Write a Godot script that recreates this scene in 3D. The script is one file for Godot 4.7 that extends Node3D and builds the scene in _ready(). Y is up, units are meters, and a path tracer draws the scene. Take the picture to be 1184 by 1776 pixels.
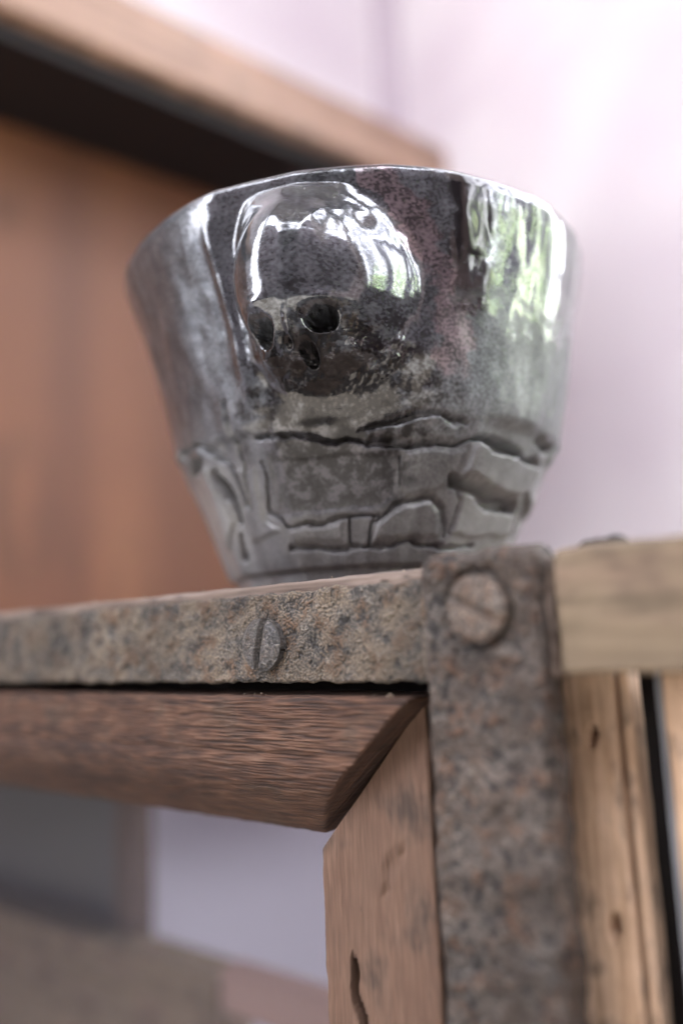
extends Node3D
# A glazed cup with a skull in relief on an old iron-bound chest. Lengths are written in units of U metres; the eye is at y = 0 in those units, EYE above the floor.

const U := 0.1125
const EYE := 3.2
const PSI := -0.6711                     # turn of the chest
const ROOM := -0.9076                    # turn of the room and the wall cabinet

var noise := FastNoiseLite.new()
var taken := {}


func _ready() -> void:
	# --- camera
	var cam := Camera3D.new()
	cam.name = "camera"
	cam.transform = Transform3D(Basis(Vector3(0.99912, -0.04136, -0.00664), Vector3(0.04189, 0.98647, 0.15849), Vector3(0, -0.15863, 0.98734)).orthonormalized(), pt(0, 0, 0))
	var lens := CameraAttributesPhysical.new()
	lens.frustum_focal_length = 18.73
	lens.exposure_aperture = 3.1
	lens.frustum_focus_distance = 1.128 * U
	lens.frustum_near = 0.01
	lens.frustum_far = 60.0
	cam.attributes = lens
	cam.fov = 65.3
	cam.near = 0.01
	cam.far = 60.0
	add_child(cam)
	# --- sky and exposure
	var env := Environment.new()
	env.background_mode = Environment.BG_SKY
	var sky_mat := ProceduralSkyMaterial.new()
	sky_mat.sky_top_color = Color(0.92, 0.92, 0.955)
	sky_mat.sky_horizon_color = Color(0.98, 0.975, 1.0)
	sky_mat.ground_bottom_color = Color(0.3, 0.28, 0.25)
	sky_mat.ground_horizon_color = Color(0.5, 0.48, 0.45)
	sky_mat.sky_energy_multiplier = 1.0
	var sky := Sky.new()
	sky.sky_material = sky_mat
	env.sky = sky
	env.tonemap_mode = Environment.TONE_MAPPER_LINEAR
	env.tonemap_exposure = 17.2
	env.sdfgi_enabled = true
	env.ssao_enabled = true
	env.ssil_enabled = true
	var we := WorldEnvironment.new()
	we.name = "world_environment"
	we.environment = env
	add_child(we)
	# --- sun on the garden; the roof keeps it off the chest
	var sun := DirectionalLight3D.new()
	sun.name = "sun"
	sun.light_energy = 1.2
	sun.light_color = Color(1.0, 0.96, 0.9)
	sun.light_angular_distance = 0.5
	sun.shadow_enabled = true
	sun.basis = Basis.looking_at(Vector3(0.788, -2.8, -0.616).normalized())
	add_child(sun)
	# --- the place
	build_room()
	build_garden()
	build_cabinet()
	build_chest()
	build_cup()
	build_small_things()


# ---------------------------------------------------------------- naming
func pt(x: float, y: float, z: float) -> Vector3:
	return Vector3(x, y + EYE, z) * U


func tag(o: Node, label: String, category: String, group := "") -> void:
	o.set_meta("label", label)
	o.set_meta("category", category)
	if group:
		o.set_meta("group", group)


func thing(called: String, label: String, category: String, at: Vector3, turn := 0.0) -> Node3D:
	var o := Node3D.new()
	o.name = called
	add_child(o, true)
	o.position = at
	o.rotation.y = turn
	tag(o, label, category)
	return o


func put(called: String, mesh: Mesh, m: Material, parent: Node = self) -> MeshInstance3D:
	var o := MeshInstance3D.new()
	var n: int = taken.get(str(parent.get_instance_id()) + called, 0)
	taken[str(parent.get_instance_id()) + called] = n + 1
	o.name = called if n == 0 else "%s_%03d" % [called, n]
	o.mesh = mesh
	o.material_override = null
	if mesh.get_surface_count() > 0:
		mesh.surface_set_material(0, m)
	parent.add_child(o, true)
	return o


func setting(called: String, mesh: Mesh, m: Material, at := Vector3.ZERO, turn := 0.0) -> MeshInstance3D:
	var o := put(called, mesh, m)
	o.position = at
	o.rotation.y = turn
	o.set_meta("kind", "structure")
	return o


# ---------------------------------------------------------------- meshes
func finish(v: PackedVector3Array, ix: PackedInt32Array, uv := PackedVector2Array()) -> ArrayMesh:
	var n := PackedVector3Array()
	n.resize(v.size())
	for k in range(0, ix.size(), 3):
		var a := ix[k]
		var b := ix[k + 1]
		var c := ix[k + 2]
		var x := (v[c] - v[a]).cross(v[b] - v[a])
		n[a] += x
		n[b] += x
		n[c] += x
	for k in n.size():
		n[k] = n[k].normalized()
	var arr := []
	arr.resize(Mesh.ARRAY_MAX)
	arr[Mesh.ARRAY_VERTEX] = v
	arr[Mesh.ARRAY_NORMAL] = n
	arr[Mesh.ARRAY_INDEX] = ix
	if uv.size():
		arr[Mesh.ARRAY_TEX_UV] = uv
	var m := ArrayMesh.new()
	m.add_surface_from_arrays(Mesh.PRIMITIVE_TRIANGLES, arr)
	return m


func ticks(lo: float, hi: float, b: float, cell: float) -> PackedFloat32Array:
	var out := PackedFloat32Array([lo, lo + b * 0.35, lo + b * 0.7])
	var n := maxi(1, int(ceil((hi - lo - 2 * b) / cell)))
	for k in n + 1:
		out.append(lo + b + (hi - lo - 2 * b) * k / n)
	out.append_array([hi - b * 0.7, hi - b * 0.35, hi])
	return out


# A box with rounded edges and worn, uneven faces. Corners in units, y from the eye; shape bends the finished points.
func worn_box(lo: Vector3, hi: Vector3, b: float, cell: Vector3, amp: float, freq: float, shape = null, seed_ := 1) -> ArrayMesh:
	noise.noise_type = FastNoiseLite.TYPE_SIMPLEX_SMOOTH
	noise.fractal_type = FastNoiseLite.FRACTAL_FBM
	noise.fractal_octaves = 4
	noise.frequency = freq
	noise.seed = seed_
	var t := [ticks(lo.x, hi.x, b, cell.x), ticks(lo.y, hi.y, b, cell.y), ticks(lo.z, hi.z, b, cell.z)]
	var v := PackedVector3Array()
	var ix := PackedInt32Array()
	var known := {}
	var il := lo + Vector3.ONE * b
	var ih := hi - Vector3.ONE * b
	for a in 3:
		var p := (a + 1) % 3
		var q := (a + 2) % 3
		for side in 2:
			var at := PackedInt32Array()
			var np: int = t[p].size()
			var nq: int = t[q].size()
			for i in np:
				for j in nq:
					var k := [0, 0, 0]
					k[a] = 0 if side == 0 else t[a].size() - 1
					k[p] = i
					k[q] = j
					var key: int = k[0] + k[1] * 4096 + k[2] * 16777216
					if not known.has(key):
						var w := Vector3(t[0][k[0]], t[1][k[1]], t[2][k[2]])
						var c := w.clamp(il, ih)
						var d := (w - c).normalized()
						w = c + d * b
						if amp > 0:
							w += d * noise.get_noise_3dv(w) * amp
						if shape != null:
							w = shape.call(w)
						known[key] = v.size()
						v.append((w + Vector3(0, EYE, 0)) * U)
					at.append(known[key])
			for i in np - 1:
				for j in nq - 1:
					var q0 := at[i * nq + j]
					var q1 := at[(i + 1) * nq + j]
					var q2 := at[(i + 1) * nq + j + 1]
					var q3 := at[i * nq + j + 1]
					if side == 1:
						ix.append_array([q0, q2, q1, q0, q3, q2])
					else:
						ix.append_array([q0, q1, q2, q0, q2, q3])
	return finish(v, ix)


func slab(x0: float, y0: float, z0: float, x1: float, y1: float, z1: float, b := 0.02, cell := 1.0, amp := 0.0, freq := 1.0) -> ArrayMesh:
	return worn_box(Vector3(x0, y0, z0), Vector3(x1, y1, z1), b, Vector3.ONE * cell, amp, freq)


# A slotted screw head, its axis along z: columns of a disc that keep the slot's edges sharp.
func screw_head(r: float, high: float, slot: float, deep: float, turn: float, seed_: int) -> ArrayMesh:
	noise.seed = seed_
	noise.frequency = 40.0
	var xs := PackedFloat32Array()
	for k in 15:
		xs.append(-r * cos(PI / 2 * k / 14.0) + (-slot) * (1 - cos(PI / 2 * k / 14.0)) if k < 14 else -slot)
	xs.append(-slot * 0.72)
	xs.append(0.0)
	xs.append(slot * 0.72)
	for k in 15:
		xs.append(-xs[14 - k])
	var v := PackedVector3Array()
	var ix := PackedInt32Array()
	var rows := 36
	for i in xs.size():
		var x := clampf(xs[i], -r * 0.9995, r * 0.9995)
		var half := sqrt(r * r - x * x)
		for j in rows + 3:
			var w := clampf((j - 1.0) / rows, 0, 1)
			var y := half * -cos(PI * w)
			var d := r - sqrt(x * x + y * y)
			var z := high * (0.72 + 0.28 * smoothstep(0.0, r * 0.22, d)) + high * 0.1 * (1 - (x * x + y * y) / (r * r))
			if absf(x) < slot * 0.9:
				z -= deep
			z += noise.get_noise_2d(x, y) * high * 0.16
			var rr := 1.0 + noise.get_noise_2d(x * 0.6 + 9, y * 0.6) * 0.05
			if j == 0 or j == rows + 2:
				z = -high * 0.6
			v.append((Vector3(x * rr, y * rr, z).rotated(Vector3.BACK, turn)) * U)
	for i in xs.size() - 1:
		for j in rows + 2:
			var n := rows + 3
			var a := i * n + j
			ix.append_array([a, a + n + 1, a + n, a, a + 1, a + n + 1])
	return finish(v, ix)


# ---------------------------------------------------------------- textures
func grey(w: int, h: int, freq: float, octaves: int, seed_: int, sx := 1, kind := FastNoiseLite.TYPE_SIMPLEX_SMOOTH) -> PackedByteArray:
	var n := FastNoiseLite.new()
	n.noise_type = kind
	n.seed = seed_
	n.frequency = freq
	n.fractal_type = FastNoiseLite.FRACTAL_FBM
	n.fractal_octaves = octaves
	if kind == FastNoiseLite.TYPE_CELLULAR:
		n.cellular_return_type = FastNoiseLite.RETURN_DISTANCE2_SUB
	var im := n.get_image(w / sx, h, false, false, true)
	im.convert(Image.FORMAT_L8)
	if sx > 1:
		im.resize(w, h, Image.INTERPOLATE_CUBIC)
	return im.get_data()


func paint(w: int, h: int, f: Callable, turned := false) -> Array:
	var c := PackedByteArray()
	var b := PackedByteArray()
	c.resize(w * h * 3)
	b.resize(w * h)
	for k in w * h:
		var p: Color = f.call(k)
		c[k * 3] = int(clampf(p.r, 0, 1) * 255)
		c[k * 3 + 1] = int(clampf(p.g, 0, 1) * 255)
		c[k * 3 + 2] = int(clampf(p.b, 0, 1) * 255)
		b[k] = int(clampf(p.a, 0, 1) * 255)
	var ci := Image.create_from_data(w, h, false, Image.FORMAT_RGB8, c)
	var bi := Image.create_from_data(w, h, false, Image.FORMAT_L8, b)
	if turned:
		ci.rotate_90(CLOCKWISE)
		bi.rotate_90(CLOCKWISE)
	return [ImageTexture.create_from_image(ci), ImageTexture.create_from_image(bi)]


# Colour in rgb and height in alpha, looked up across three planes of the object's own axes; span is the texture's size in units.
func rough_material(maps: Array, span: float, rough: float, relief: float, metal := 0.0, spec := 0.5) -> StandardMaterial3D:
	var m := StandardMaterial3D.new()
	m.albedo_texture = maps[0]
	m.albedo_color = Color(0.92, 0.92, 0.92)
	m.roughness = rough
	m.metallic = metal
	m.metallic_specular = spec
	m.uv1_triplanar = true
	m.uv1_triplanar_sharpness = 6.0
	m.uv1_scale = Vector3.ONE / (span * U)
	if relief > 0:
		m.heightmap_enabled = true
		m.heightmap_texture = maps[1]
		m.heightmap_scale = relief
	return m


func plain(c: Color, rough: float, metal := 0.0) -> StandardMaterial3D:
	var m := StandardMaterial3D.new()
	m.albedo_color = c
	m.roughness = rough
	m.metallic = metal
	return m


# Crusty old iron. lo..hi are the shares of the four tones.
func rust(seed_: int, s: int, blot: float, pal: Array, fine: float, grit := 0.84) -> Array:
	var a := grey(s, s, blot, 4, seed_)
	var b := grey(s, s, blot * 2.6, 5, seed_ + 1)
	var c := grey(s, s, fine, 3, seed_ + 2)
	var d := grey(s, s, blot * 1.7, 5, seed_ + 3)
	var e := grey(s, s, fine * 0.5, 2, seed_ + 4, 1, FastNoiseLite.TYPE_CELLULAR)
	var o := grey(s, s, blot * 0.35, 3, seed_ + 5)
	var l := grey(s, s, blot * 5.0, 3, seed_ + 6)
	var p0: Color = pal[0]
	var p1: Color = pal[1]
	var p2: Color = pal[2]
	var p3: Color = pal[3]
	return paint(s, s, func(k: int) -> Color:
		var av := a[k] / 255.0
		var bv := b[k] / 255.0
		var cv := c[k] / 255.0
		var dv := d[k] / 255.0
		var ev := e[k] / 255.0
		var g := p0.lerp(p1, smoothstep(0.3, 0.7, av * 0.4 + bv * 0.3 + cv * 0.3))
		g = g.lerp(p2, smoothstep(0.5, 0.78, dv * 0.7 + cv * 0.3) * 0.9)
		g = g.lerp(p3, smoothstep(0.5, 0.75, (1 - bv) * 0.5 + (1 - cv) * 0.3 + (1 - av) * 0.2))
		var ov := o[k] / 255.0
		var lv := l[k] / 255.0
		var pit := smoothstep(0.70, 0.82, lv)
		var flake := smoothstep(0.30, 0.22, lv)
		g = g.lerp(p3, pit * 0.75).lerp(Color(0.55, 0.52, 0.48), flake * 0.45)
		var f := (1.0 + grit * (cv - 0.5)) * (0.78 + 0.44 * ov)
		return Color(g.r * f, g.g * f, g.b * f, 0.25 * bv + 0.35 * cv + 0.2 * (1 - ev) * dv + 0.25 * flake - 0.3 * pit + 0.1))


# Weathered wood with its grain along the texture's u (turned: along v).
func wood(seed_: int, s: int, pal: Array, streak: float, pore: float, turned: bool, power := 0.6) -> Array:
	var a := grey(s, s, 0.012, 4, seed_, 8)
	var b := grey(s, s, streak, 4, seed_ + 1, 16)
	var c := grey(s, s, streak * 3.0, 3, seed_ + 2, 16)
	var d := grey(s, s, 0.009, 4, seed_ + 3)
	var e := grey(s, s, 0.12, 2, seed_ + 4, 4)
	var p0: Color = pal[0]
	var p1: Color = pal[1]
	var p2: Color = pal[2]
	return paint(s, s, func(k: int) -> Color:
		var av := a[k] / 255.0
		var bv := b[k] / 255.0
		var cv := c[k] / 255.0
		var dv := d[k] / 255.0
		var ev := e[k] / 255.0
		var t := clampf((av * 0.3 + bv * 0.3 + cv * 0.4 - 0.5) * 2.2 + 0.5, 0, 1)
		var g := p0.lerp(p1, smoothstep(0.0, 0.7, t)).lerp(p2, smoothstep(0.4, 1.0, t * 0.5 + dv * 0.5))
		var hole := smoothstep(1.0 - pore, 1.0 - pore * 0.55, ev * 0.7 + cv * 0.3)
		var stain := smoothstep(0.5, 0.9, dv * 0.6 + ev * 0.15 + av * 0.25)
		var f := lerpf(1.0, (0.66 + 0.3 * dv + 0.34 * cv) * (1.0 - 0.6 * hole), power) * (1.0 - 0.45 * stain)
		return Color(g.r * f, g.g * f, g.b * f, 0.55 * cv + 0.35 * bv - 0.5 * hole + 0.1), turned)


# ---------------------------------------------------------------- the room and what lies outside it
func build_room() -> void:
	var at := Vector3(0.55, 0, -6.0) * U
	var plaster := plain(Color(0.965, 0.96, 0.96), 0.9)
	var n := NoiseTexture2D.new()
	n.width = 256
	n.height = 256
	n.noise = FastNoiseLite.new()
	n.noise.frequency = 0.012
	n.noise.fractal_octaves = 3
	n.color_ramp = Gradient.new()
	n.color_ramp.colors = PackedColorArray([Color(0.9, 0.87, 0.9), Color(1, 1, 1)])
	plaster.albedo_texture = n
	plaster.uv1_triplanar = true
	plaster.uv1_scale = Vector3.ONE / (7.0 * U)
	setting("plaster_wall", slab(-0.6, -3.2, -0.9, 4.4, 18, 0, 0.02, 3), plaster, at, ROOM)
	setting("plaster_wall", slab(-0.6, -3.2, 0.0, 0, 18, 10, 0.02, 3), plaster, at, ROOM)
	setting("wall_corner_shade", worn_box(Vector3(-0.3, -3.15, -0.3), Vector3(0.16, 18, 0.16), 0.14, Vector3(1, 3, 1), 0, 1), plain(Color(0.8, 0.76, 0.8), 0.9), at, ROOM)  # strip in a darker tone; the corner's shade is put into its colour
	var low := plain(Color(0.78, 0.77, 0.81), 0.8)  # grey of an added panel, standing in for the shaded lower wall
	setting("added_wall_panel", slab(-0.02, -3.19, -0.02, 0.12, -0.02, 10, 0.02, 3), low, at, ROOM)
	setting("added_wall_panel", slab(0.12, -3.19, -0.02, 3.2, -0.02, 0.12, 0.02, 3), low, at, ROOM)
	var dark := plain(Color(0.3, 0.25, 0.27), 0.8)
	var post := plain(Color(0.62, 0.6, 0.68), 0.6)
	# the open side of the room, right of the plaster wall, with its posts
	for r in [[4.4, -3.2, 26.6, 0.7], [4.4, 15, 26.6, 18], [14, 0.7, 26.6, 15]]:
		setting("window_wall", slab(r[0], r[1], -0.9, r[2], r[3], 0, 0.02, 3), dark, at, ROOM)
	for z in [[5.6, 5.9], [7.4, 8.2], [10.4, 10.7]]:
		setting("window_post", slab(z[0], 0.7, -0.6, z[1], 15, -0.2, 0.05, 3), post, at, ROOM)
	# closed walls behind the eye, raised to hide reflected sky; left wall's opening
	setting("window_wall", slab(26, -3.2, -0.9, 26.6, 24, 26.6, 0.02, 3), dark, at, ROOM)
	setting("window_wall", slab(-0.6, -3.2, 26, 26, 24, 26.6, 0.02, 3), dark, at, ROOM)
	for r in [[10, -3.2, 26, 1.0], [10, 15, 26, 18]]:
		setting("window_wall", slab(-0.6, r[1], r[0], 0.0, r[3], r[2], 0.02, 3), dark, at, ROOM)
	setting("unseen_ceiling", slab(-1.6, 18, -1.9, 13.2, 18.6, 13.2, 0.02, 3), plain(Color(0.75, 0.72, 0.73), 0.8), at, ROOM)  # unseen roof, cut short so open sky lights the plaster walls
	setting("unseen_ceiling", slab(13.4, 18, 13.4, 26.6, 18.6, 26.6, 0.02, 3), plain(Color(0.5, 0.47, 0.48), 0.8), at, ROOM)  # unseen slab added to keep sky reflections off the skull's forehead
	setting("floor", slab(-0.6, -3.6, -0.9, 26.6, -3.2, 26.6, 0.02, 3), plain(Color(0.27, 0.265, 0.265), 0.7), at, ROOM)


func build_garden() -> void:
	setting("ground", slab(-300, -4.2, -300, 300, -3.7, 300, 0.02, 100), plain(Color(0.45, 0.43, 0.41), 0.9))
	# leaves of the garden hedge, which only the glaze shows
	var leaf := plain(Color(0.79, 0.83, 0.75), 0.6)
	leaf.backlight_enabled = true
	leaf.backlight = Color(0.74, 0.81, 0.68)
	leaf.cull_mode = BaseMaterial3D.CULL_DISABLED
	var v := PackedVector3Array([Vector3(0, 0, -0.5), Vector3(0.24, 0.05, 0), Vector3(0, -0.06, 0.5), Vector3(-0.24, 0.05, 0), Vector3(0, -0.03, 0)])
	var lm := finish(v, PackedInt32Array([0, 1, 4, 1, 2, 4, 2, 3, 4, 3, 0, 4]))
	lm.surface_set_material(0, leaf)
	var rng := RandomNumberGenerator.new()
	rng.seed = 5
	var mm := MultiMesh.new()
	mm.transform_format = MultiMesh.TRANSFORM_3D
	mm.mesh = lm
	mm.instance_count = 4200
	for k in mm.instance_count:
		var p := Vector3(rng.randf_range(31, 37), 0, rng.randf_range(-8, 16))
		if k % 2 == 0:
			p = Vector3(rng.randf_range(0, 34), 0, rng.randf_range(-12, -8))
		p.y = rng.randf_range(-3.0, 6.5 + 3.5 * sin((p.z + p.x) * 0.5) + 2.0 * sin((p.z + p.x) * 1.3))
		var bs := Basis.from_euler(Vector3(rng.randf_range(-1.2, 1.2), rng.randf_range(0, TAU), rng.randf_range(-1, 1))).scaled(Vector3.ONE * rng.randf_range(1.0, 2.0) * U)
		mm.set_instance_transform(k, Transform3D(bs, (p + Vector3(0, EYE, 0)) * U))
	var h := MultiMeshInstance3D.new()
	h.name = "garden_hedge"
	h.multimesh = mm
	h.position = Vector3(0.55, 0, -6.0) * U
	h.rotation.y = ROOM
	tag(h, "light green garden hedge mirrored in the glaze of the cup", "hedge")
	h.set_meta("kind", "stuff")
	add_child(h)


func build_cabinet() -> void:
	var t := thing("wall_cabinet", "blurred brown wooden cabinet with overhanging pale top board, behind the cup on the left", "cabinet", Vector3(0.55, 0, -6.0) * U, ROOM)
	var front := rough_material(wood(71, 512, [Color(0.46, 0.29, 0.2), Color(0.52, 0.335, 0.225), Color(0.56, 0.38, 0.26)], 0.008, 0.08, true, 0.3), 9.0, 0.55, 0.0)
	var pale := rough_material(wood(81, 512, [Color(0.62, 0.49, 0.41), Color(0.7, 0.56, 0.47), Color(0.76, 0.63, 0.54)], 0.02, 0.1, false), 2.6, 0.5, 0.0)
	var dark := plain(Color(0.07, 0.055, 0.06), 0.6)  # near black; the overhang's shade is put into the soffit's colour
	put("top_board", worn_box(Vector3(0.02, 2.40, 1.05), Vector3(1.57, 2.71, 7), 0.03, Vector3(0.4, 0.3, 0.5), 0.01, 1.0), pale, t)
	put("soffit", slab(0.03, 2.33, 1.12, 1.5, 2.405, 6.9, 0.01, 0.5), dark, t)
	put("front_panel", slab(0.9, -0.15, 1.25, 0.98, 2.34, 6.9, 0.02, 0.5), front, t)
	put("side_panel", slab(0.02, -0.15, 1.22, 0.9, 2.34, 1.3, 0.02, 0.5), front, t)
	put("bottom_board", slab(0.02, -0.2, 1.22, 1.0, -0.12, 6.9, 0.02, 0.5), front, t)


# ---------------------------------------------------------------- the chest
func build_chest() -> void:
	var t := thing("iron_bound_chest", "weathered wooden chest with rusty iron straps and slotted screws under the cup", "chest", Vector3(0.095, 0, -1.0) * U, PSI)
	var strap_iron := rough_material(rust(11, 1024, 0.011, [Color(0.34, 0.325, 0.305), Color(0.42, 0.375, 0.32), Color(0.34, 0.265, 0.205), Color(0.19, 0.185, 0.18)], 0.22, 0.75), 1.15, 0.85, 0.13)
	var band_iron := rough_material(rust(21, 1024, 0.012, [Color(0.42, 0.39, 0.365), Color(0.22, 0.18, 0.15), Color(0.33, 0.23, 0.165), Color(0.07, 0.06, 0.055)], 0.09, 0.5), 1.1, 0.75, 0.13)
	var screw_iron := rough_material(rust(25, 256, 0.02, [Color(0.29, 0.29, 0.295), Color(0.34, 0.325, 0.31), Color(0.31, 0.27, 0.235), Color(0.23, 0.225, 0.22)], 0.2), 0.25, 0.7, 0.04)
	var brown_iron := rough_material(rust(27, 256, 0.02, [Color(0.38, 0.355, 0.33), Color(0.38, 0.32, 0.275), Color(0.34, 0.26, 0.205), Color(0.22, 0.2, 0.185)], 0.15), 0.25, 0.75, 0.06)
	var rail_wood := rough_material(wood(31, 1024, [Color(0.2, 0.13, 0.095), Color(0.35, 0.235, 0.17), Color(0.46, 0.36, 0.29)], 0.07, 0.16, false, 0.9), 1.0, 0.8, 0.10)
	var stile_wood := rough_material(wood(41, 1024, [Color(0.4, 0.3, 0.24), Color(0.43, 0.33, 0.265), Color(0.46, 0.37, 0.31)], 0.08, 0.2, true, 0.5), 1.2, 0.8, 0.02)
	var plank_wood := rough_material(wood(51, 1024, [Color(0.84, 0.70, 0.57), Color(0.86, 0.73, 0.61), Color(0.88, 0.77, 0.67)], 0.02, 0.14, true), 0.8, 0.8, 0.015)
	var bar_wood := rough_material(wood(61, 512, [Color(0.46, 0.40, 0.32), Color(0.5, 0.44, 0.36), Color(0.5, 0.41, 0.35)], 0.02, 0.2, false), 0.9, 0.85, 0.02)
	var top_wood := rough_material(wood(91, 512, [Color(0.4, 0.34, 0.3), Color(0.5, 0.44, 0.4), Color(0.58, 0.53, 0.5)], 0.03, 0.25, false), 0.9, 0.8, 0.03)
	var dark := plain(Color(0.09, 0.075, 0.07), 0.85)  # near black: the nail's own tone, and shade put into the gap boards
	# top board and the iron strap along its edge
	put("top_board", worn_box(Vector3(-4.4, -0.05, -1.15), Vector3(0.17, 0.0853, -0.003), 0.006, Vector3(0.012, 0.04, 0.06), 0.0022, 14.0), top_wood, t)
	put("iron_strap", worn_box(Vector3(-4.4, -0.0545, -0.02), Vector3(0.03, 0.0715, 0.004), 0.006, Vector3(0.006, 0.005, 0.02), 0.006, 30.0), strap_iron, t)
	var band := worn_box(Vector3(0.009, -3.0, -0.035), Vector3(0.1645, 0.1, 0.022), 0.016, Vector3(0.005, 0.005, 0.02), 0.007, 16.0, band_shape)
	put("iron_band", band, band_iron, t)
	put("end_bar", worn_box(Vector3(0.176, -0.046, -0.098), Vector3(0.62, 0.0915, 0.004), 0.009, Vector3(0.01, 0.01, 0.05), 0.003, 12.0), bar_wood, t)
	# screws
	var s := put("screw", screw_head(0.0375, 0.0125, 0.0055, 0.009, -0.22, 3), screw_iron, t)
	s.position = pt(-0.2655, -0.0015, 0.007)
	s = put("screw", screw_head(0.038, 0.010, 0.005, 0.006, 1.1, 4), brown_iron, t)
	s.position = pt(0.0905, 0.0305, 0.024)
	put("dirt_crumbs", crumbs(), plain(Color(0.5, 0.44, 0.38), 0.9), t).set_meta("kind", "stuff")
	# the door: a rail and a stile that meet in a mitre
	var door := Node3D.new()
	door.name = "door"
	t.add_child(door)
	put("rail", worn_box(Vector3(-4.4, -0.281, -0.2), Vector3(-0.02, -0.073, -0.02), 0.010, Vector3(0.008, 0.005, 0.03), 0.0025, 14.0, rail_shape), rail_wood, door)
	put("stile", worn_box(Vector3(-0.2225, -2.9, -0.2), Vector3(-0.036, -0.09, -0.05), 0.006, Vector3(0.002, 0.01, 0.03), 0.003, 10.0, stile_shape), stile_wood, door)
	var glass := plain(Color(0.72, 0.72, 0.76, 0.03), 0.5)
	glass.transparency = BaseMaterial3D.TRANSPARENCY_ALPHA
	put("dusty_pane", slab(-4.4, -2.9, -0.155, -0.1, -0.1, -0.145, 0.002, 0.5), glass, door)
	# behind the door and under the end bar
	put("dark_gap_board", slab(-0.05, -3, -0.5, 0.02, -0.05, -0.13, 0.005, 0.2), dark, t)  # added board, blackened to darken the gap beside the band
	put("corner_post", slab(0.021, -3, -0.5, 0.05, -0.05, -0.04, 0.005, 0.2), dark, t)
	put("plank", worn_box(Vector3(0.06, -3, -0.15), Vector3(0.1935, -0.04, -0.1), 0.005, Vector3(0.003, 0.006, 0.03), 0.002, 8.0, plank_shape), plank_wood, t)
	put("plank_bead", worn_box(Vector3(0.1975, -3, -0.145), Vector3(0.2115, -0.04, -0.103), 0.006, Vector3(0.006, 0.02, 0.03), 0.002, 8.0), plank_wood, t)
	put("metal_edge", worn_box(Vector3(0.241, -3, -0.18), Vector3(0.2475, -0.04, -0.101), 0.003, Vector3(0.006, 0.02, 0.03), 0.001, 8.0), plain(Color(0.5, 0.51, 0.53), 0.6, 0.2), t)
	put("plank", worn_box(Vector3(0.2485, -3, -0.15), Vector3(0.36, -0.04, -0.1), 0.005, Vector3(0.01, 0.02, 0.03), 0.002, 8.0, null, 3), plank_wood, t)
	put("plank", worn_box(Vector3(0.37, -3, -0.15), Vector3(0.6, -0.04, -0.1), 0.005, Vector3(0.02, 0.1, 0.03), 0.002, 8.0, null, 5), plank_wood, t)
	put("added_gap_filler", slab(-4.4, -0.078, -0.3, 0.0, -0.04, -0.1, 0.004, 0.3), dark, t)  # added filler, keeps light from showing through the gap under the strap
	var nail := put("nail", worn_box(Vector3(-0.026, -0.01, -0.02), Vector3(0.026, 0.012, 0.02), 0.01, Vector3(0.006, 0.006, 0.006), 0.008, 20.0), dark, t)
	nail.position = Vector3(0.213, 0.092, -0.06) * U
	put("added_backing_board", slab(-0.02, -3, -0.5, 0.6, -0.05, -0.42, 0.005, 0.2), dark, t)  # added dark board, standing in for shade behind the plank gap
	put("side_panel", slab(0.54, -3.1, -1.12, 0.61, -0.05, -0.35, 0.01, 0.4), stile_wood, t)
	put("back_panel", slab(-4.3, -3.1, -1.16, -2.06, -0.06, -1.1, 0.01, 0.4), plain(Color(0.3, 0.305, 0.31), 0.7), t)
	put("back_post", slab(-2.06, -3.1, -1.12, -1.945, -0.06, -1.02, 0.02, 0.2), plain(Color(0.3, 0.24, 0.215), 0.7), t)
	put("bottom_board", slab(-4.3, -3.2, -1.15, 0.6, -3.05, -0.2, 0.01, 0.4), dark, t)
	put("inner_panel", slab(-4.2, -3.0, -1.09, -1.42, -1.0, -0.93, 0.02, 0.3), bar_wood, t)
	put("inner_rail", slab(-1.38, -1.07, -1.0, 0.5, -0.945, -0.9, 0.02, 0.3), plain(Color(0.55, 0.45, 0.42), 0.7), t)


# Crumbs of dirt lying on the ledge under the strap and along the top edge.
func crumbs() -> ArrayMesh:
	var rng := RandomNumberGenerator.new()
	rng.seed = 12
	var v := PackedVector3Array()
	var ix := PackedInt32Array()
	for k in 90:
		var r := 0.001 + 0.0028 * pow(rng.randf(), 3.0)
		var p := Vector3(-0.9 * pow(rng.randf(), 1.4) - 0.03, -0.0725 + r * 0.4, rng.randf_range(-0.008, 0.003))
		if k % 5 != 0:
			p = Vector3(-0.8 * rng.randf() - 0.02, 0.0858 + r * 0.3, rng.randf_range(-0.2, -0.006))
		var n := v.size()
		for d in [Vector3.RIGHT, Vector3.LEFT, Vector3.UP, Vector3.DOWN, Vector3.BACK, Vector3.FORWARD]:
			v.append((p + d * r * rng.randf_range(0.6, 1.3) + Vector3(0, EYE, 0)) * U)
		for f in [[0, 2, 4], [2, 1, 4], [1, 3, 4], [3, 0, 4], [2, 0, 5], [1, 2, 5], [3, 1, 5], [0, 3, 5]]:
			ix.append_array([n + f[0], n + f[2], n + f[1]])
	return finish(v, ix)


func plank_shape(p: Vector3) -> Vector3:
	if p.z > -0.125:
		for q in [[0.1635, -0.1226, 0.0045, 0.0105], [0.1692, -0.3352, 0.0055, 0.012]]:
			p.z -= 0.03 * (1.0 - smoothstep(0.7, 1.25, Vector2((p.x - q[0]) / q[2], (p.y - q[1]) / q[3]).length()))
		var seam := 0.1615 + (-0.1226 - p.y) * 0.03
		p.z -= 0.0022 * (1.0 - smoothstep(0.0, 0.004, absf(p.x - seam))) * (0.5 + 0.5 * sin(p.y * 170.0 + 3.0 * sin(p.y * 61.0)))
	return p


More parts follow.
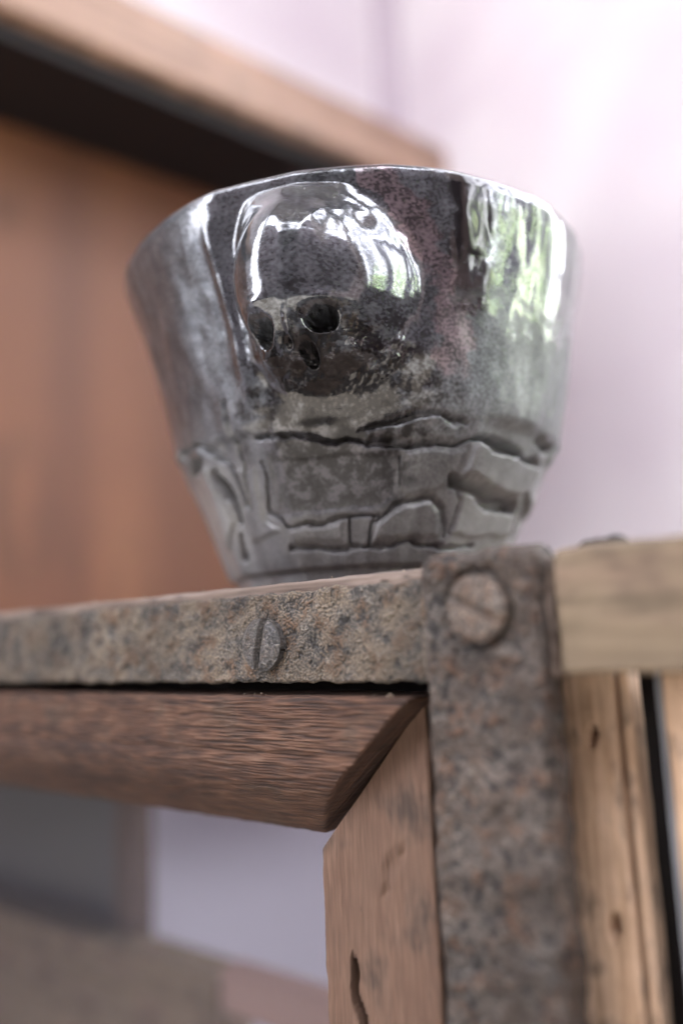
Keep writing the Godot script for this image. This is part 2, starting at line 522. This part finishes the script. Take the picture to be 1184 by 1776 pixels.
func band_shape(p: Vector3) -> Vector3:
	if p.z > 0.0:
		var r := Vector2(p.x - 0.0905, p.y - 0.0305).length()
		p.z -= 0.009 * (1.0 - smoothstep(0.043, 0.052, r))
	return p


func rail_shape(p: Vector3) -> Vector3:
	var w := clampf((p.y + 0.281) / 0.213, 0, 1)          # 0 at the lower edge, 1 at the upper
	var front := lerpf(-0.105, 0.0, sin(minf(w / 0.56, 1.0) * PI / 2)) if w < 0.56 else lerpf(0.0, 0.006, (w - 0.56) / 0.44)
	if absf(w - 0.6) < 0.02:
		front -= 0.003
	var k := clampf((p.z + 0.2) / 0.18, 0, 1)
	p.z = lerpf(p.z, p.z + front + 0.02, k)
	var end := -0.022 - (-0.075 - p.y) * 1.15                     # the mitre
	var far := clampf((p.x + 0.6) / 0.58, 0, 1)
	p.x += (end + 0.02) * far
	return p


func stile_shape(p: Vector3) -> Vector3:
	var top := -0.066 + (p.x + 0.036) * 1.12
	if p.z > -0.08:
		# the long crack and two dents
		var mid := -0.1764 + (-0.3688 - p.y) * 0.11 + 0.004 * sin(p.y * 60.0)
		var wide := 0.0052 * smoothstep(-0.365, -0.40, p.y) * smoothstep(-0.62, -0.45, p.y)
		if wide > 0.0005:
			p.z -= 0.13 * (1.0 - smoothstep(wide * 0.6, wide * 1.3, absf(p.x - mid)))
		for q in [[-0.1036, -0.2558, 0.02], [-0.1124, -0.285, 0.012], [-0.085, -0.25, 0.009]]:
			p.z -= 0.006 * (1.0 - smoothstep(0.2, 1.0, Vector2(p.x - q[0], (p.y - q[1]) * 0.8).length() / q[2]))
	var k := clampf((p.y + 0.5) / 0.41, 0, 1)
	p.y += (top - 0.012 + 0.09) * k
	return p


# ---------------------------------------------------------------- the cup
const CUP_X := 0.0413
const CUP_Z := -1.522
const PROFILE := [[0.0853, 0.239], [0.112, 0.244], [0.119, 0.259], [0.135, 0.267], [0.187, 0.290], [0.26, 0.322], [0.335, 0.357], [0.362, 0.3655], [0.43, 0.382], [0.484, 0.395], [0.572, 0.4135], [0.62, 0.4275], [0.65, 0.436], [0.676, 0.4415]]
# carved lines of the lower wall: half width, depth, then angle (degrees) and height of each point
const CARVED := [
	[0.0085, 0.016, [28.4, 0.304, 37, 0.2973, 48, 0.2917, 65, 0.286]],
	[0.0105, 0.020, [24, 0.2455, 31, 0.230, 37, 0.2208, 46, 0.2129, 57, 0.2115]],
	[0.010, 0.018, [60.5, 0.247, 66, 0.232, 72, 0.213]],
	[0.006, 0.014, [61.4, 0.2282, 63.6, 0.198, 66, 0.165]],
	[0.007, 0.010, [56, 0.326, 64, 0.318, 70, 0.322]],
	[0.005, 0.010, [70, 0.235, 73, 0.19, 76, 0.15]],
	[0.0045, 0.009, [-32, 0.3219, -20, 0.3184, -11, 0.3024, -2, 0.2965, 10, 0.2915, 23, 0.2952, 28.4, 0.304]],
	[0.0035, 0.006, [-4, 0.313, 9.8, 0.3322, 17.2, 0.3388, 24, 0.3247]],
	[0.0035, 0.007, [-28.5, 0.1828, -14.3, 0.1853, -3.2, 0.1906, 2, 0.1911]],
	[0.0040, 0.008, [-29, 0.1512, -15.8, 0.1448, 0, 0.1443, 11.7, 0.1497, 25, 0.1407, 40, 0.146]],
	[0.0028, 0.007, [-7.2, 0.1873, -7.7, 0.1486]],
	[0.0030, 0.007, [0, 0.1915, -1.1, 0.1471]],
	[0.0028, 0.004, [7, 0.2768, 7.9, 0.2352]],
	[0.0035, 0.007, [0.3, 0.1812, 9.1, 0.2098, 18.1, 0.2166, 22.4, 0.2016, 24.4, 0.1583]],
	[0.0032, 0.006, [26, 0.1629, 28.2, 0.2112, 24, 0.2455]],
	[0.0080, 0.020, [-52.8, 0.2875, -51, 0.2577, -50, 0.2289, -49.7, 0.206]],
	[0.0100, 0.016, [-70, 0.306, -64, 0.312, -57, 0.307]],
	[0.0050, 0.012, [-71, 0.306, -73, 0.275]],
	[0.0060, 0.008, [-70, 0.3372, -56.6, 0.3369, -50.2, 0.3192, -46.4, 0.3008, -44, 0.23]],
	[0.0040, 0.008, [-33.3, 0.288, -32, 0.2605, -35, 0.2179, -28.5, 0.1828]],
	[0.0075, 0.012, [-51.7, 0.1765, -52.7, 0.148]],
	[0.0040, 0.006, [-40, 0.385, -40.6, 0.2947, -42.2, 0.2229]],
]
# blocks between them: how far each stands out, then its corners
const BLOCKS := [
	[-0.004, [-31, 0.29, -30, 0.2, -28, 0.195, 3, 0.2, 7, 0.21, 8, 0.285]],
	[0.005, [8, 0.285, 9, 0.215, 19, 0.222, 25, 0.245, 27, 0.29]],
	[0.017, [28, 0.302, 48, 0.289, 65, 0.282, 61, 0.25, 56, 0.222, 37, 0.232, 26, 0.25]],
	[0.006, [27, 0.235, 37, 0.212, 57, 0.203, 62, 0.165, 40, 0.155, 27, 0.16]],
	[0.004, [-28, 0.18, -9, 0.184, -9, 0.152, -28, 0.154]],
	[0.007, [1, 0.178, 9, 0.205, 18, 0.212, 21, 0.2, 23, 0.155, 0, 0.15]],
	[0.008, [-73, 0.3, -55, 0.3, -51.5, 0.2, -60, 0.155, -76, 0.2]],
	[0.004, [-48, 0.29, -36, 0.29, -37, 0.2, -30, 0.175, -48, 0.165]],
	[0.006, [-2, 0.313, 10, 0.33, 17, 0.336, 23, 0.322, 23, 0.3, 10, 0.296, -2, 0.3]],
]
# eye sockets and the hollow of the nose: angle, height, half width, half height, depth
const HOLES := [[-20.0, 0.459, 0.0225, 0.0225, 0.046], [-9.0, 0.465, 0.0255, 0.0185, 0.046], [-12.2, 0.420, 0.0145, 0.0195, 0.028], [-15.2, 0.437, 0.008, 0.009, 0.008]]


func cup_radius(h: float) -> float:
	for k in range(1, PROFILE.size()):
		if h <= PROFILE[k][0]:
			var y0: float = PROFILE[k - 1][0]
			var w: float = (h - y0) / (PROFILE[k][0] - y0)
			var r0: float = PROFILE[k - 1][1]
			return lerpf(r0, PROFILE[k][1], w)
	return PROFILE[-1][1]


func smax(a: float, b: float, k: float) -> float:
	var h := maxf(k - absf(a - b), 0.0) / k
	return maxf(a, b) + h * h * k * 0.25


# How far the skull in relief stands out of the wall: angle in degrees, height. A round cranium over a narrow face.
func skull(deg: float, h: float) -> float:
	if h > 0.70 or h < 0.34:
		return 0.0
	var x := (deg + 14.0) * 0.0072
	x /= 0.096 if x < 0 else 0.172
	var v := (h - 0.52) / (0.153 if h > 0.52 else (0.118 if deg < -14.0 else lerpf(0.118, 0.15, smoothstep(-14.0, -4.0, deg))))
	var q := 1.0 - x * x - v * v
	if x > 0:
		q = 1.0 - pow(x, 1.3) - v * v
	var ex := maxf(lerpf(0.5, 1.0, smoothstep(0.05, 0.85, v)), lerpf(0.5, 0.88, smoothstep(0.0, 0.35, x)))
	if v < 0:
		ex = maxf(ex, lerpf(0.5, 0.95, smoothstep(-0.25, -0.85, v) * smoothstep(-16.0, -4.0, deg)))
	var out := 0.103 * pow(q, ex) if q > 0 else (0.14 if v > -0.2 else lerpf(0.14, 0.055, smoothstep(-0.2, -0.5, v))) * q
	var w := lerpf(0.046, 0.084, smoothstep(0.35, 0.45, h))
	var f := (deg + 13.6) * 0.0072 / w
	var face := 1.0 - f * f
	var part := smoothstep(0.335, 0.435, h) * (1.0 - smoothstep(0.49, 0.54, h))
	face = (0.060 * sqrt(face) if face > 0 else 0.1 * face) * part - 0.05 * (1.0 - part)
	out = smax(out, face, 0.022)
	out = smax(out, 0.0, lerpf(lerpf(0.06, 0.028, smoothstep(0.41, 0.47, h)), 0.06, smoothstep(0.54, 0.62, h)))
	out *= (1.0 - smoothstep(0.655, 0.674, h)) * smoothstep(0.34, 0.385, h)
	if out > 0.004:
		for c in [[-2.8, 0.424, 0.030, 0.020, 0.011], [-21.5, 0.424, 0.018, 0.014, 0.008], [-8.0, 0.488, 0.032, 0.010, 0.006], [-20.0, 0.490, 0.028, 0.010, 0.006], [-14.2, 0.452, 0.008, 0.030, 0.007], [-11.5, 0.385, 0.030, 0.014, 0.006]]:
			var e := Vector2((deg - c[0]) * 0.0079 / c[2], (h - c[1]) / c[3]).length_squared()
			if e < 4:
				out += c[4] * exp(-e * 1.6)
	return out


func build_cup() -> void:
	var t := thing("ceramic_cup", "dark glossy speckled ceramic cup with a skull in relief, standing on the chest", "cup", pt(CUP_X, 0.0853, CUP_Z))
	var degs := PackedFloat32Array()
	var a := -180.0
	while a < 179.9:
		degs.append(a)
		a += 0.24 if a > -33 and a < 16 else (0.5 if a > -96 and a < 96 else 3.0)
	var rows := []          # height, radius offset sign: the outer wall, the lip, the inner wall
	var hs := PackedFloat32Array()
	var h := 0.0853
	while h < 0.676:
		hs.append(h)
		h += 0.0021
	for y in hs:
		rows.append([y, -1.0])
	for k in range(1, 14):
		var w := PI * k / 14.0
		rows.append([0.681 + 0.017 * sin(w), 0.4418 - 0.017 * (1 - cos(w))])
	for k in 20:
		var y := 0.676 - 0.534 * k / 19.0
		rows.append([y, cup_radius(y) - 0.034])
	rows.append([0.135, 0.1])
	rows.append([0.135, 0.001])
	var first := [[0.0853, 0.001], [0.0853, 0.2]]
	rows = first + rows
	noise.noise_type = FastNoiseLite.TYPE_SIMPLEX_SMOOTH
	noise.fractal_octaves = 3
	noise.seed = 8
	noise.frequency = 1.0
	var v := PackedVector3Array()
	var uv := PackedVector2Array()
	for r in rows:
		var y: float = r[0]
		var outer: bool = r[1] < 0 or y > 0.678
		var base: float = cup_radius(y) if r[1] < 0 else r[1]
		for d in degs:
			var rad := base
			var lift := 0.0
			if outer:
				var th := deg_to_rad(d)
				rad += noise.get_noise_3d(sin(th) * 2.2, y * 3.0, cos(th) * 2.2) * 0.007 + noise.get_noise_3d(sin(th) * 7, y * 7.0 + 5, cos(th) * 7) * 0.001
				if r[1] < 0:
					rad += relief(d, y, base)
					if d < -20 and d > -50:
						rad += 0.0055 * exp(-pow((d + 32.5 - 6.0 * (0.55 - y)) / 1.5, 2.0)) * smoothstep(0.39, 0.45, y) * smoothstep(0.66, 0.6, y)
					if y > 0.35 and d > -50 and d < 36:
						var b := skull(d, y)
						rad += b
						lift = -b * 0.22 * smoothstep(0.62, 0.45, y)
						if b > 0.005:
							rad += noise.get_noise_3d(d * 0.5, y * 60.0, 3.0) * 0.0022 * smoothstep(0.5, 0.43, y)
							for q in HOLES:
								var e := Vector2((d - q[0]) * 0.0079 / q[2], (y - q[1]) / q[3]).length() + noise.get_noise_2d(d * 0.2, y * 26.0 + q[0]) * 0.22
								rad -= q[4] * (1.0 - smoothstep(0.2, 1.12, e))
			var g := deg_to_rad(d)
			v.append(Vector3(rad * sin(g) + 0.014 * sin(clampf((y - 0.0853) / 0.6, 0, 1) * PI) * 1.0, y + lift - 0.0853, rad * cos(g)) * U)
			uv.append(Vector2((d + 180.0) / 360.0, 1.0 - (y - 0.08) / 0.62))
	var n := degs.size()
	var ix := PackedInt32Array()
	for i in rows.size() - 1:
		for j in n:
			var j2 := (j + 1) % n
			var p := i * n + j
			var q := i * n + j2
			ix.append_array([p, q + n, q, p, p + n, q + n])
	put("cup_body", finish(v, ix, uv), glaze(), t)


func relief(d: float, y: float, base: float) -> float:
	var out := 0.0
	if y > 0.40:
		return out
	# flat cuts round the lower wall
	var cut := smoothstep(0.345, 0.32, y)
	if cut > 0:
		var worst := 0.0
		for f in [[-72, 0.972], [-41, 0.965], [-14, 0.978], [14, 0.98], [44, 0.962], [74, 0.968], [104, 0.97], [140, 0.97], [180, 0.97], [-140, 0.97], [-105, 0.97]]:
			var off := wrapf(d - f[0], -180, 180)
			if absf(off) < 32:
				worst = minf(worst, f[1] / cos(deg_to_rad(off)) - 1.0)
		out += base * worst * cut
	if d < -80 or d > 80:
		return out
	var x := d * 0.0061
	var wx := noise.get_noise_2d(x * 14 + 3, y * 14) * 0.007 + noise.get_noise_2d(x * 45, y * 45 + 7) * 0.0014
	var wy := noise.get_noise_2d(x * 14, y * 14 + 31) * 0.007 + noise.get_noise_2d(x * 45 + 5, y * 45) * 0.0014
	for q in [[79, 0.318, 0.011], [76, 0.225, 0.010], [-74, 0.333, 0.006]]:
		var e := Vector2((d - q[0]) * 0.0061 / 0.055, (y - q[1]) / 0.03).length()
		out += q[2] * (1.0 - smoothstep(0.4, 1.0, e))
	for q in BLOCKS:
		var corners: Array = q[1]
		var n := corners.size()
		var at := Vector2(x + wx * 0.7, y + wy * 0.7)
		var inside := false
		var close := 1.0
		for k in range(0, n, 2):
			var c0 := Vector2(corners[k] * 0.0061, corners[k + 1])
			var c1 := Vector2(corners[(k + 2) % n] * 0.0061, corners[(k + 3) % n])
			if (c0.y > at.y) != (c1.y > at.y) and at.x < (c1.x - c0.x) * (at.y - c0.y) / (c1.y - c0.y) + c0.x:
				inside = not inside
			close = minf(close, at.distance_to(Geometry2D.get_closest_point_to_segment(at, c0, c1)))
		if inside:
			out += q[0] * 0.8 * smoothstep(0.0, 0.009, close)
	for c in CARVED:
		var w: float = c[0]
		var pts: Array = c[2]
		var near := 1.0
		var p := Vector2(x + wx, y + wy)
		for k in range(0, pts.size() - 2, 2):
			var p0 := Vector2(pts[k] * 0.0061, pts[k + 1])
			var p1 := Vector2(pts[k + 2] * 0.0061, pts[k + 3])
			if (p.x < minf(p0.x, p1.x) - 0.03) or (p.x > maxf(p0.x, p1.x) + 0.03) or (p.y < minf(p0.y, p1.y) - 0.03) or (p.y > maxf(p0.y, p1.y) + 0.03):
				continue
			near = minf(near, p.distance_to(Geometry2D.get_closest_point_to_segment(p, p0, p1)))
		w *= 1.1 + 0.9 * noise.get_noise_2d(x * 9 + 40, y * 9)
		if near < w * 2.6:
			out -= c[1] * (2.0 if c[0] > 0.006 else 1.3) * (1.0 - smoothstep(w * 0.3, w * 1.25, near))
	return out


func glaze() -> StandardMaterial3D:
	var w := 2048
	var h := 640
	var fine := grey(w, h, 0.15, 3, 101)
	var mott := grey(w, h, 0.03, 5, 102)
	var big := grey(w, h, 0.008, 3, 103)
	var streak_noise := grey(w, h, 0.02, 4, 104)
	var c := PackedByteArray()
	var o := PackedByteArray()
	c.resize(w * h * 3)
	o.resize(w * h * 3)
	for j in h:
		var y := 0.08 + 0.62 * (1.0 - (j + 0.5) / h)
		var low := smoothstep(0.42, 0.2, y)
		for i in w:
			var k := j * w + i
			var d := (i + 0.5) / w * 360.0 - 180.0
			var f := fine[k] / 255.0
			var m := mott[k] / 255.0
			var b := big[k] / 255.0
			# light and dark speckle
			var tall := mott[(j / 3) * w + i] / 255.0
			var pale := maxf(smoothstep(22, 32, d), smoothstep(-42, -52, d))
			var s := clampf((m - 0.5) * 0.6 + (tall - 0.5) * 0.7 + (f - 0.5) * 1.3 + 0.47, 0, 1)
			var col := Color(0.22, 0.23, 0.242).lerp(Color(0.45, 0.465, 0.485), s)
			col = col.lerp((Color(0.41, 0.405, 0.40).lerp(Color(0.56, 0.56, 0.55), pale)).lerp(Color(0.27, 0.265, 0.265).lerp(Color(0.44, 0.435, 0.43), pale), (1 - s) * 0.8), low * 0.85)
			# bluish left flank, mauve and black reflections painted in right of the knob
			col = col.lerp(Color(0.5, 0.505, 0.5), 0.45 * smoothstep(24, 40, d) * (0.6 + 0.4 * s))
			if d < -24:
				col = col.lerp(Color(0.36, 0.38, 0.41), 0.3 * smoothstep(-24, -34, d) * b)
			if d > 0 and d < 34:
				var edge := (streak_noise[(j * w + 700) % (w * h)] / 255.0 - 0.5) * 12.0
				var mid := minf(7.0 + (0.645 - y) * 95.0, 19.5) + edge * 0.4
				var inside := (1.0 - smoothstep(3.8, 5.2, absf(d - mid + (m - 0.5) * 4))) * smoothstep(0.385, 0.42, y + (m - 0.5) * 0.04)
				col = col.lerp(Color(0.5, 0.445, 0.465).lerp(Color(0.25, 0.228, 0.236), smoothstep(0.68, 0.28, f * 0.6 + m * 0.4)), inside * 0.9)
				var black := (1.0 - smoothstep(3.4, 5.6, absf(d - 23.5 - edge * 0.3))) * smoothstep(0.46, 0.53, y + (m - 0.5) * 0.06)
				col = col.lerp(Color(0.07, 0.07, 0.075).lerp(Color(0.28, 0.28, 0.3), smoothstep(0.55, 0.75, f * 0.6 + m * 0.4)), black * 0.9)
			# dark glazed field low on the front
			var field := smoothstep(-34, -26, d + (m - 0.5) * 8) * (1.0 - smoothstep(2, 12, d + (m - 0.5) * 14)) * smoothstep(0.185, 0.215, y + (m - 0.5) * 0.04) * (1.0 - smoothstep(0.30, 0.34, y))
			col = col.lerp(Color(0.10, 0.10, 0.105).lerp(Color(0.29, 0.285, 0.3), smoothstep(0.42, 0.66, f * 0.4 + m * 0.6)), field * 0.9)
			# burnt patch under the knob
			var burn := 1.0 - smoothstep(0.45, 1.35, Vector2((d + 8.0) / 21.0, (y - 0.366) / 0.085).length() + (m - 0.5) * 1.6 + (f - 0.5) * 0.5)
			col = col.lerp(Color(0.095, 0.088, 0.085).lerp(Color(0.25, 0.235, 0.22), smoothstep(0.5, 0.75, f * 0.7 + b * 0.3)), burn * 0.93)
			c[k * 3] = int(clampf(col.r, 0, 1) * 255)
			c[k * 3 + 1] = int(clampf(col.g, 0, 1) * 255)
			c[k * 3 + 2] = int(clampf(col.b, 0, 1) * 255)
			var rough := lerpf(0.07 + 0.10 * (1 - s), 0.5, smoothstep(0.40, 0.24, y + (m - 0.5) * 0.08))
			rough = lerpf(rough, 0.42, smoothstep(11, 19, d) * smoothstep(0.56, 0.46, y + (m - 0.5) * 0.16))
			rough = lerpf(rough, 0.32, smoothstep(-28, -38, d))
			o[k * 3] = 255
			o[k * 3 + 1] = int(clampf(rough, 0, 1) * 255)
			o[k * 3 + 2] = int(255 * lerpf(0.6, 0.05, smoothstep(0.42, 0.25, y)) * (1.0 - 0.75 * smoothstep(13, 22, d) * smoothstep(0.55, 0.44, y + (m - 0.5) * 0.1)))
	var cb := PackedByteArray()
	cb.resize(w * h)
	for k in w * h:
		cb[k] = 255 if o[k * 3 + 1] < 60 else int(clampf(255.0 - (o[k * 3 + 1] - 60) * 6.0, 0, 255))
	var coat := ImageTexture.create_from_image(Image.create_from_data(w, h, false, Image.FORMAT_L8, cb))
	var mat := ORMMaterial3D.new()
	var ci := Image.create_from_data(w, h, false, Image.FORMAT_RGB8, c)
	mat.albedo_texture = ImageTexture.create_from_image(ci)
	mat.orm_texture = ImageTexture.create_from_image(Image.create_from_data(w, h, false, Image.FORMAT_RGB8, o))
	var out := StandardMaterial3D.new()
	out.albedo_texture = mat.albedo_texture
	out.roughness_texture = mat.orm_texture
	out.roughness_texture_channel = BaseMaterial3D.TEXTURE_CHANNEL_GREEN
	out.metallic_texture = mat.orm_texture
	out.metallic_texture_channel = BaseMaterial3D.TEXTURE_CHANNEL_BLUE
	out.metallic = 1.0
	out.roughness = 1.0
	out.clearcoat_enabled = true
	out.clearcoat = 0.6
	out.clearcoat_roughness = 0.06
	out.clearcoat_texture = coat
	out.heightmap_enabled = true
	out.heightmap_texture = ImageTexture.create_from_image(Image.create_from_data(w, h, false, Image.FORMAT_L8, mott))
	out.heightmap_scale = 0.006
	return out


func build_small_things() -> void:
	pass
